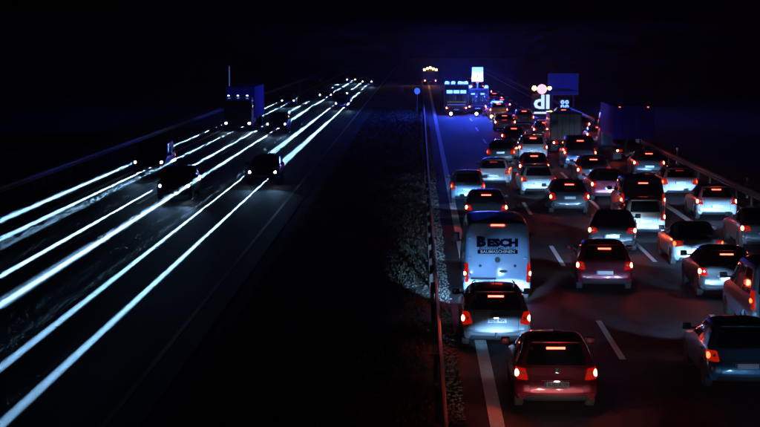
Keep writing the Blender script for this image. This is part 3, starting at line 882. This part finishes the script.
# ------------------------------------------------------------------ trucks
def cab_shell(h, w=1.22, L=2.1):
    return Shell([(.42, .05, L - .08, w - .05), (.55, 0, L, w), (1.2, 0, L, w), (1.6, 0, L - .02, w), (h - .9, 0, L - .12, w - .01),
                  (h - .35, .02, L - .30, w - .04), (h - .1, .06, L - .50, w - .10), (h, .2, L - .8, w - .3)], rr=.08, rf=.22, br=.0, bf=.10)
TR = {}
def truck(name, label, x, d, box_m, cab_m, Lb=7.0, H=3.5, W=1.24, cab_h=2.8, oncoming=False, cat='truck', tail=True, group=None, beam=200.0, box=True, yaw=0, floor=1.0, frame_m=None):
    frame_m = frame_m or M_STEEL
    Lc = 2.1; Lt = Lb + .35 + Lc
    loc, rz = ((x, d + Lt, 0), math.pi) if oncoming else ((x, d, 0), R(yaw))
    t = thing(name, label, cat, loc, rz, group)
    f = floor
    bx_ = obj('cargo_box', MB().box(-W, W, 0, Lb, f, H, .03).mesh('cargo_box'), box_m, t)
    # frame posts, sill and header round the rear doors
    for s in (-1, 1):
        obj('corner_post', MB().box(s*W - .05, s*W + .05, -.03, .08, f - .04, H + .02, .01).mesh('corner_post'), frame_m, bx_)
        dr = obj('rear_door', MB().box(min(s*.015, s*(W-.07)), max(s*.015, s*(W-.07)), -.022, .05, f + .10, H - .10, .012).mesh('rear_door'), box_m, bx_)
        for q in (.25, .55):
            obj('lock_bar', MB().tube([(s*W*q, -.045, f + .05), (s*W*q, -.045, H - .05)], .016, 8).mesh('lock_bar'), frame_m, t)
    obj('header', MB().box(-W + .052, W - .052, -.035, .07, H - .09, H + .015, .01).mesh('header'), frame_m, t)
    obj('sill', MB().box(-W + .052, W - .052, -.035, .07, f - .03, f + .09, .01).mesh('sill'), frame_m, t)
    obj('chassis', MB().box(-.42, -.30, .1, Lt - .3, .62, .88).box(.30, .42, .1, Lt - .3, .62, .88).box(-.8, .8, Lb * .35, Lb * .6, .5, .95).box(-.36, .36, .3, .4, .6, .9).mesh('chassis', False), M_TRIM, t)
    ub = obj('underrun_bar', MB().box(-W + .1, W - .1, .02, .12, .48, .62, .015).box(-.5, -.4, .04, .1, .6, f + .01).box(.4, .5, .04, .1, .6, f + .01).mesh('underrun_bar'), M_TRIM, t)
    for s in (-1, 1):
        tl = obj('tail_light', MB().box(s*(W-.34) - .2, s*(W-.34) + .2, -.03, .035, .66, .80, .015).mesh('tail_light'), M_LENS if tail else M_LENS_DIM, t)
        obj('bulb', MB().lathe([(.05, -.015), (.055, 0), (.055, .03)], 'y', (s*(W-.24), -.035, .73), 12).mesh('bulb'), M_BULB, tl)
        obj('mud_flap', MB().box(s*(W-.28) - .26, s*(W-.28) + .26, .36, .38, .18, .62).mesh('mud_flap'), M_TRIM, t)
    obj('number_plate', MB().box(-.26, .26, -.02, .018, .49, .61, .004).mesh('number_plate'), M_PLATE, t)
    sh = cab_shell(cab_h, W - .03, Lc)
    c = obj('cab', sh.body_mesh('cab', 14), cab_m, t, (0, Lb + .35, 0))
    zc = cab_h - 1.25
    obj('windscreen', sh.decal('windscreen', [(-W*.9, zc), (W*.9, zc), (W*.85, cab_h - .42), (-W*.85, cab_h - .42)], 'front', .006, .07), M_GLASS, c)
    for s in ('left', 'right'):
        obj('side_window', sh.decal('side_window', [(.55, zc + .1), (1.5, zc), (1.45, cab_h - .45), (.55, cab_h - .45)], s, .006, .06), M_GLASS, c)
    obj('grille', sh.decal('grille', [(-W*.62, .8), (W*.62, .8), (W*.58, zc - .18), (-W*.58, zc - .18)], 'front', .008, .05), M_TRIM, c)
    for s in (-1, 1):
        hd = obj('headlight', sh.decal('headlight', [(s*W*.66, .60), (s*W*.95, .60), (s*W*.98, .80), (s*W*.68, .80)], 'front', .012, .03), M_HEADLENS, c)
        p = sh.at(s * W * .8, .70, 'front')[0]
        obj('bulb', MB().lathe([(.075, -.02), (.075, .01), (.055, .03)], 'y', (p.x, p.y + .01, .70), 14).mesh('bulb'), M_HEAD, hd)
        obj('door_mirror', MB().box(s*(W+.14) - .09, s*(W+.14) + .09, 1.45, 1.55, zc + .15, zc + .75, .03).box(min(s*(W-.08), s*(W+.1)), max(s*(W-.08), s*(W+.1)), 1.48, 1.52, zc + .65, zc + .69).mesh('door_mirror'), M_TRIM, c)
        if beam > 0:
            lamp(t, 'SPOT', XENON, beam, (s * W * .8, Lt + .1, .70), (R(88.0), 0, 0), .05, 55)
    obj('front_bumper', MB().box(-W + .04, W - .04, Lc - .1, Lc + .05, .38, .58, .03).mesh('front_bumper'), cab_m, c)
    add_wheels(t, (1.3, Lb + .35 + Lc * .55), W - .02, .48, .34)
    return t, Lt
M_BOXTEAL = paint('teal_box_paint', (.30, .50, .55), 0.0, .5)
M_TARP = mat('blue_tarpaulin', (.012, .015, .60), .7, spec=.1, bump=(3, .4, .03))
M_DARKBOX = mat('dark_box', (.05, .05, .06), .5)
truck('box_truck', 'pale teal small box truck in the right lane', 10.1, 122, M_BOXTEAL, P_WHITE, 4.2, 2.75, 1.05, 2.3, beam=120, floor=.85)
bt, _ = truck('box_truck', 'big truck with a blue cargo box in the exit lane', 13.72, 113.5, M_TARP, P_NAVY, 8.5, 3.55, 1.24, 2.9, beam=200, floor=1.5, frame_m=M_TARP)
# small red marker lamps on the header of the blue box
for s in (-1, 1):
    obj('marker_lamp', MB().box(s * .9 - .05, s * .9 + .05, -.05, -.03, 3.49, 3.53).mesh('marker_lamp'), M_BULB_DIM, bt)

# ------------------------------------------------------------------ emergency vehicles with blue beacons
def beacon(parent, x, y, z, m=M_BLUE, r=.2, h=.34, point=None, col=None):
    b0 = obj('beacon_base', MB().lathe([(r*1.1, z - .03), (r*1.1, z + .03)], 'z', (x, y, 0), 14).mesh('beacon_base'), M_TRIM, parent)
    obj('beacon', MB().lathe([(r, z + .031), (r, z + h*.6), (r*.75, z + h*.9), (r*.3, z + h)], 'z', (x, y, 0), 14).mesh('beacon'), m, b0)
    if point: lamp(parent, 'POINT', col, point, (x, y + .3, z + .9), None, .12)
BLUE = (.02, .07, 1.0)
ft, Lt = truck('fire_engine', 'fire engine with blazing blue beacons standing in the rescue lane', 3.85, 183, P_BLACK, P_BLACK, 5.2, 3.1, 1.24, 2.9, cat='fire engine', beam=300, floor=.8)  # red bodywork painted black, the way blue light darkens it
for x in (-1.0, -.35, .35, 1.0): beacon(ft, x, .15, 3.13, point=2200 if abs(x) > .5 else None, col=BLUE)
for x in (-.8, .8): beacon(ft, x, Lt - 1.2, 2.93)
for x in (-.7, 0, .7):  # flashers added and oversized to read as blue flare
    obj('blue_flasher', MB().box(x - .3, x + .3, -.09, -.05, 2.22, 2.55, .015).mesh('blue_flasher'), M_BLUE, ft)
M_REFL = mat('reflective_white', (.8, .82, .85), .3)
M_REFY = mat('reflective_yellow', (.75, .65, .05), .35)
for k in range(2):
    obj('reflective_stripe', MB().box(-.95, .95, -.055, -.05, 1.0 + k * .28, 1.1 + k * .28).mesh('reflective_stripe'), M_REFY if k % 2 else M_REFL, ft)
rt, Lr = truck('rescue_truck', 'rescue truck with a lit sign panel on a mast, right of the fire engine', 6.15, 186, P_BLACK, P_BLACK, 4.2, 2.6, 1.1, 2.4, cat='truck', beam=250, floor=.8)
for x in (-.9, .9): beacon(rt, x, .15, 2.63, point=1800, col=BLUE)
for x in (-.5, .5): obj('blue_flasher', MB().box(x - .2, x + .2, -.09, -.05, 2.0, 2.15, .015).mesh('blue_flasher'), M_BLUE, rt)  # more flashers added for blue flare
obj('mast', MB().box(-.06, .06, 1.0, 1.12, 2.55, 3.4).mesh('mast'), M_STEEL, rt)
M_PANEL = bpy.data.materials.new('lit_sign_panel')
N, L_, b = nodes_of(M_PANEL)
tc = N.new('ShaderNodeTexCoord'); sx = N.new('ShaderNodeSeparateXYZ'); L_.new(tc.outputs['Generated'], sx.inputs[0])
rp = N.new('ShaderNodeValToRGB'); rp.color_ramp.elements[0].position = .38; rp.color_ramp.elements[0].color = (.75, .85, 1, 1)
rp.color_ramp.elements[1].position = .62; rp.color_ramp.elements[1].color = (.06, .18, .9, 1)
L_.new(sx.outputs[2], rp.inputs[0]); L_.new(rp.outputs[0], b.inputs['Emission Color']); b.inputs['Emission Strength'].default_value = 1.1
pn = obj('sign_panel', MB().box(-.58, .58, .95, 1.03, 3.35, 4.85, .02).mesh('sign_panel'), M_PANEL, rt)
obj('panel_mark', MB().box(-.05, .05, .93, .948, 3.75, 3.98, .01).lathe([(.03, .932), (.03, .948)], 'y', (0, 0, 4.03), 10).box(-.38, -.30, .935, .948, 3.62, 3.68).mesh('panel_mark'), M_PTEXT, pn)
pc = car('police_car', 'wagon', P_SILVER, 'police estate car with blue roof bar, parked right of the rescue truck', 'police car', 8.0, 177, 6, beam=0)
bar = obj('light_bar', MB().box(-.55, .55, 1.25, 1.5, 1.49, 1.60, .03).mesh('light_bar'), M_BLUE, pc)
obj('blue_stripe', CACHE['wagon']['sh'].decal('blue_stripe', [(-.55, .62), (.55, .62), (.55, .68), (-.55, .68)], 'rear', .011, .01), M_PBLUE, pc)
lamp(pc, 'POINT', BLUE, 900, (0, 1.3, 1.8), None, .15)

wt, _ = truck('road_service_truck', 'far road service truck with a cluster of amber beacons', 1.9, 300, P_GREY, P_GREY, 4.5, 2.4, 1.15, 2.5, beam=60, floor=.9)
for x, z in ((-1.0, 2.42), (-.5, 2.6), (0, 2.75), (.5, 2.55), (1.0, 2.42)):
    obj('beacon_post', MB().box(x - .03, x + .03, .1, .16, 2.35, z).mesh('beacon_post'), M_STEEL, wt)
    beacon(wt, x, .13, z, M_AMBER, .15, .3)
lamp(wt, 'POINT', (1, .4, .08), 40, (0, -.3, 3.0), None, .2)

# warning lamps and cones on the road behind them
for i, (x, d, lb) in enumerate([(3.2, 177.5, 'round pale yellow warning lamp on the road below the fire engine'),
                                (5.75, 177.5, 'round pale yellow warning lamp on the road below the rescue truck'),
                                (7.0, 171, 'round pale yellow warning lamp on the road near the traffic cones')]):
    t = thing('warning_lamp', lb, 'warning lamp', (x, d, 0), 0, 'warning lamps on the road')
    obj('lamp_base', MB().box(-.2, .2, -.12, .12, .004, .1, .02).mesh('lamp_base'), M_TRIM, t)
    obj('lamp_stem', MB().box(-.04, .04, -.02, .02, .09, .24).mesh('lamp_stem'), M_STEEL, t)
    obj('lamp_head', MB().lathe([(.12, -.05), (.14, -.03), (.14, .05)], 'y', (0, 0, .36), 16).mesh('lamp_head'), glow('warning_lamp_glow', (1.0, .9, .5), 14), t)
M_CONE = mat('cone_orange', (.75, .09, .02), .5)
for i, (x, d, lb) in enumerate([(6.55, 180, 'striped traffic cone nearest to the rescue truck'), (6.95, 176, 'striped traffic cone, second from the rescue truck'),
                                (7.35, 172, 'striped traffic cone, third from the rescue truck'), (7.75, 167, 'striped traffic cone farthest from the rescue truck')]):
    t = thing('traffic_cone', lb, 'traffic cone', (x, d, 0), 0, 'traffic cones closing the lane')
    obj('foot', MB().box(-.2, .2, -.2, .2, .004, .05, .015).mesh('foot'), M_TRIM, t)
    obj('cone', MB().lathe([(.16, .05), (.04, .75), (.03, .76)], 'z', n=16).mesh('cone'), M_CONE, t)
    for z in (.25, .5):
        r0, r1 = .16 - .12 * (z - .05) / .7, .16 - .12 * (z + .08) / .7
        obj('reflective_band', MB().lathe([(r0 + .003, z), (r1 + .003, z + .13)], 'z', n=16).mesh('reflective_band'), M_REFL, t)

# ------------------------------------------------------------------ warning board trailer with glowing letters
t = thing('warning_trailer', 'lit warning board with a round white lamp, two amber lamps and glowing dl letters', 'warning board', (11.75, 170, 0))
obj('trailer_frame', MB().box(-.9, .9, 0, 2.2, .42, .55, .02).box(-.05, .05, 2.2, 3.4, .44, .53).mesh('trailer_frame'), M_TRIM, t)
obj('board', MB().box(-.95, .95, -.05, .03, .50, 2.55, .02).mesh('board'), mat('board_dark', (.02, .025, .05), .5), t)
obj('board_strut', MB().tube([(-.7, .03, 2.2), (-.7, 1.6, .55)], .03, 6).tube([(.7, .03, 2.2), (.7, 1.6, .55)], .03, 6).mesh('board_strut'), M_STEEL, t)
M_NEON = glow('white_blue_letters', (.36, .52, 1.0), 1.3)
obj('lettering', text_mesh('dl', 1.85, 1.2, .05, .02), M_NEON, t, (0, -.09, 1.75))
obj('text_strip', MB().box(-.85, .85, -.075, -.052, .68, .86, .01).mesh('text_strip'), glow('strip_glow', (.5, .65, 1), 1.0), t)
obj('round_sign', MB().lathe([(.44, -.12), (.47, -.09), (.47, -.03)], 'y', (0, 0, 3.03), 28).mesh('round_sign'), glow('round_sign_glow', (1.0, .42, .56), 1.3), t)
obj('sign_bracket', MB().box(-.9, .9, -.02, .04, 3.0, 3.06).box(-.06, .06, -.02, .04, 2.5, 3.1).mesh('sign_bracket'), M_STEEL, t)
for s, r_ in ((-1, .2), (1, .16)):
    a_ = obj('amber_lamp', MB().lathe([(r_*.8, -.14), (r_, -.1), (r_, -.02)], 'y', (s * .72, 0, 3.12), 18).mesh('amber_lamp'), M_AMBER, t)
add_wheels(t, (1.1,), .95, .31, .2)

# ------------------------------------------------------------------ roadside signs
t = thing('billboard', 'framed dark blue billboard behind the warning board', 'billboard', (16.6, 205, 0))
for s in (-1, 1): obj('post', MB().box(s*1.2 - .07, s*1.2 + .07, 0, .14, -.3, 1.4).mesh('post'), M_STEEL, t)
fr = MB()
w2, z0, z1 = 1.78, 1.35, 3.85
fr.box(-w2, w2, -.04, .12, z0, z0 + .12).box(-w2, w2, -.04, .12, z1 - .12, z1).box(-w2, -w2 + .12, -.038, .118, z0 + .12, z1 - .12).box(w2 - .12, w2, -.038, .118, z0 + .12, z1 - .12)
obj('frame', fr.mesh('frame', False), M_STEEL, t)
mb = bpy.data.materials.new('glowing_blue_poster'); N, L_, b = nodes_of(mb)
b.inputs['Base Color'].default_value = (.02, .03, .2, 1)
b.inputs['Emission Color'].default_value = (.012, .02, .42, 1); b.inputs['Emission Strength'].default_value = .07  # faint glow put into the poster, which has no lamp
pn = obj('poster_panel', MB().box(-w2 + .121, w2 - .121, 0, .08, z0 + .121, z1 - .121).mesh('poster_panel', False), mb, t)
hl = [(-w2 + .13, z0 + .45), (-.8, z0 + .72), (-.1, z0 + .80), (.7, z0 + .72), (w2 - .13, z0 + .5)]
V = [(x, -.012, z) for x, z in hl] + [(x, -.012, z0 + .42) for x, _ in hl]
obj('poster_hill', new_mesh('poster_hill', V, [(i, i+1, i+6, i+5) for i in range(4)], recalc=False), mat('poster_dark', (.008, .008, .02), .6), pn)
t = thing('emblem_sign', 'small glowing blue emblem sign right of the warning board', 'sign', (14.6, 178, 0))
obj('post', MB().box(-.06, .06, 0, .1, -.3, 1.0).mesh('post'), M_STEEL, t)
obj('sign_back', MB().box(-.55, .55, -.02, .1, .75, 1.85, .05).mesh('sign_back'), M_TRIM, t)
em = MB()
for cx in (-.22, .22):
    for cz in (1.08, 1.52):
        em.tube([(cx + .16 * math.cos(a), -.04, cz + .15 * math.sin(a)) for a in np.linspace(.6, 2 * math.pi + .1, 14)], .035, 6)
        em.tube([(cx - .15, -.04, cz), (cx + .15, -.04, cz + .03)], .03, 6)
obj('emblem', em.mesh('emblem'), glow('emblem_glow', (.10, .22, 1.0), 4.0), t)
# thin post far left, blue lamp post by the median, marker posts on the right
t = thing('sign_mast', 'thin pale mast standing far left beyond the oncoming lanes', 'mast', (-24.2, 226, 0))
obj('mast', MB().lathe([(.09, -.3), (.07, 2.4), (.05, 4.4)], 'z', n=10).mesh('mast'), mat('pale_post', (.6, .65, .75), .4), t)
obj('mast_strip', MB().box(-.05, .05, -.12, -.05, 1.6, 4.3, .02).mesh('mast_strip'), glow('mast_glow', (.12, .2, .6), .35), t)  # faintly glowing strip along the mast
t = thing('lamp_post', 'short post with a round blue lamp on the median', 'lamp post', (-.2, 190, 0))
obj('post', MB().lathe([(.05, -.2), (.04, 1.95)], 'z', n=10).mesh('post'), M_STEEL, t)
obj('lamp_globe', MB().lathe([(.06, 1.9), (.25, 2.02), (.33, 2.25), (.25, 2.48), (.06, 2.58)], 'z', n=18).mesh('lamp_globe'), glow('blue_globe', (.04, .12, .9), .9), t)
M_POSTW = mat('marker_post_white', (.75, .76, .78), .5)
for i, (d, lb) in enumerate([(62, 'white marker post on the right verge, nearest of the row'), (88, 'white marker post on the right verge, second of the row'),
                             (112, 'white marker post on the right verge, third of the row'), (138, 'white marker post on the right verge, farthest of the row')]):
    t = thing('marker_post', lb, 'marker post', (16.3, d, 0), 0, 'marker posts on the right verge')
    obj('post', MB().box(-.06, .06, -.05, .05, -.2, 1.0, .02).mesh('post'), M_POSTW, t)
    obj('black_band', MB().box(-.063, .063, -.053, .053, .70, .88).mesh('black_band'), M_TRIM, t)
    obj('reflector', MB().box(-.025, .025, -.06, -.05, .73, .85).mesh('reflector'), M_REFL, t)

# ------------------------------------------------------------------ oncoming traffic on the left carriageway
ONC = [  # kind, paint, x, d, label
 ('wagon', P_BLACK, -8.45, 95, 'oncoming black estate car with long added light beams, nearest in the lane by the median'),
 ('hatch', P_GREY, -8.5, 196, 'oncoming grey hatchback in the lane by the median, second from the camera'),
 ('suv', P_BLACK, -8.5, 290, 'oncoming black off-road car far off in the lane by the median'),
 ('hatch', P_NAVY, -12.0, 86, 'oncoming navy hatchback in the middle oncoming lane, nearest of all oncoming cars'),
 ('suv', P_GREY, -11.8, 146, 'oncoming grey off-road car in the middle oncoming lane, second of that lane'),
 ('sedan', P_BLACK, -11.9, 225, 'oncoming black saloon in the middle oncoming lane, third of that lane'),
 ('hatch', P_BLACK, -11.9, 310, 'oncoming black hatchback, farthest in the middle oncoming lane'),
 ('mpv', P_BLACK, -15.4, 100, 'oncoming black minibus in the outer left lane, ahead of the blue truck'),
 ('hatch', P_NAVY, -15.2, 205, 'oncoming navy hatchback far up the outer left lane behind the blue truck'),
]
NM = {'hatch': 'hatchback_car', 'wagon': 'estate_car', 'sedan': 'sedan_car', 'suv': 'suv_car', 'mpv': 'minibus'}
for k, pm, x, d, lb in ONC:
    car(NM[k], k, pm, lb, 'van' if k == 'mpv' else 'car', x, d, 0, brake=False, high=False, beam=15, oncoming=True, streak_beam=360e6 * min(1.0, (95.0 / d) ** 1.6),
        group='oncoming cars on the left carriageway', wide=0)
tr, Ltr = truck('box_truck', 'oncoming truck with a deep blue cargo box in the outer left lane', -15.4, 150, M_TARP, P_NAVY, 9.0, 3.7, 1.24, 3.0, oncoming=True, beam=15)
for s in (-1, 0, 1):
    obj('marker_lamp', MB().box(s * .8 - .07, s * .8 + .07, 11.0, 11.06, 3.0, 3.06).mesh('marker_lamp'), glow('blue_marker', (.25, .4, 1), 20), tr)

for s in (-1, 1):  # added pencil beams drawing light streaks ahead of the truck
    lamp(tr, 'SPOT', (.30, .62, 1.0), 110e6, (s * .99, Ltr + .12, .70), (R(90.05), 0, 0), .02, 1.0, .15).scale = (1, 1, 5)

# ------------------------------------------------------------------ thin haze, added so headlight streaks and lamp glow show
hz = stuff(obj('haze', MB().box(-165, 165, -35, 705, -1.1, 9.0).mesh('haze', False)))
tag(hz, 'thin added haze over the whole motorway', 'haze')
m = bpy.data.materials.new('haze'); m.use_nodes = True
m.node_tree.nodes.remove(m.node_tree.nodes['Principled BSDF'])
pv = m.node_tree.nodes.new('ShaderNodeVolumePrincipled')
pv.inputs['Color'].default_value = (.9, .95, 1, 1); pv.inputs['Density'].default_value = .0002; pv.inputs['Anisotropy'].default_value = .75
m.node_tree.links.new(pv.outputs[0], m.node_tree.nodes['Material Output'].inputs['Volume'])
hz.data.materials.append(m)
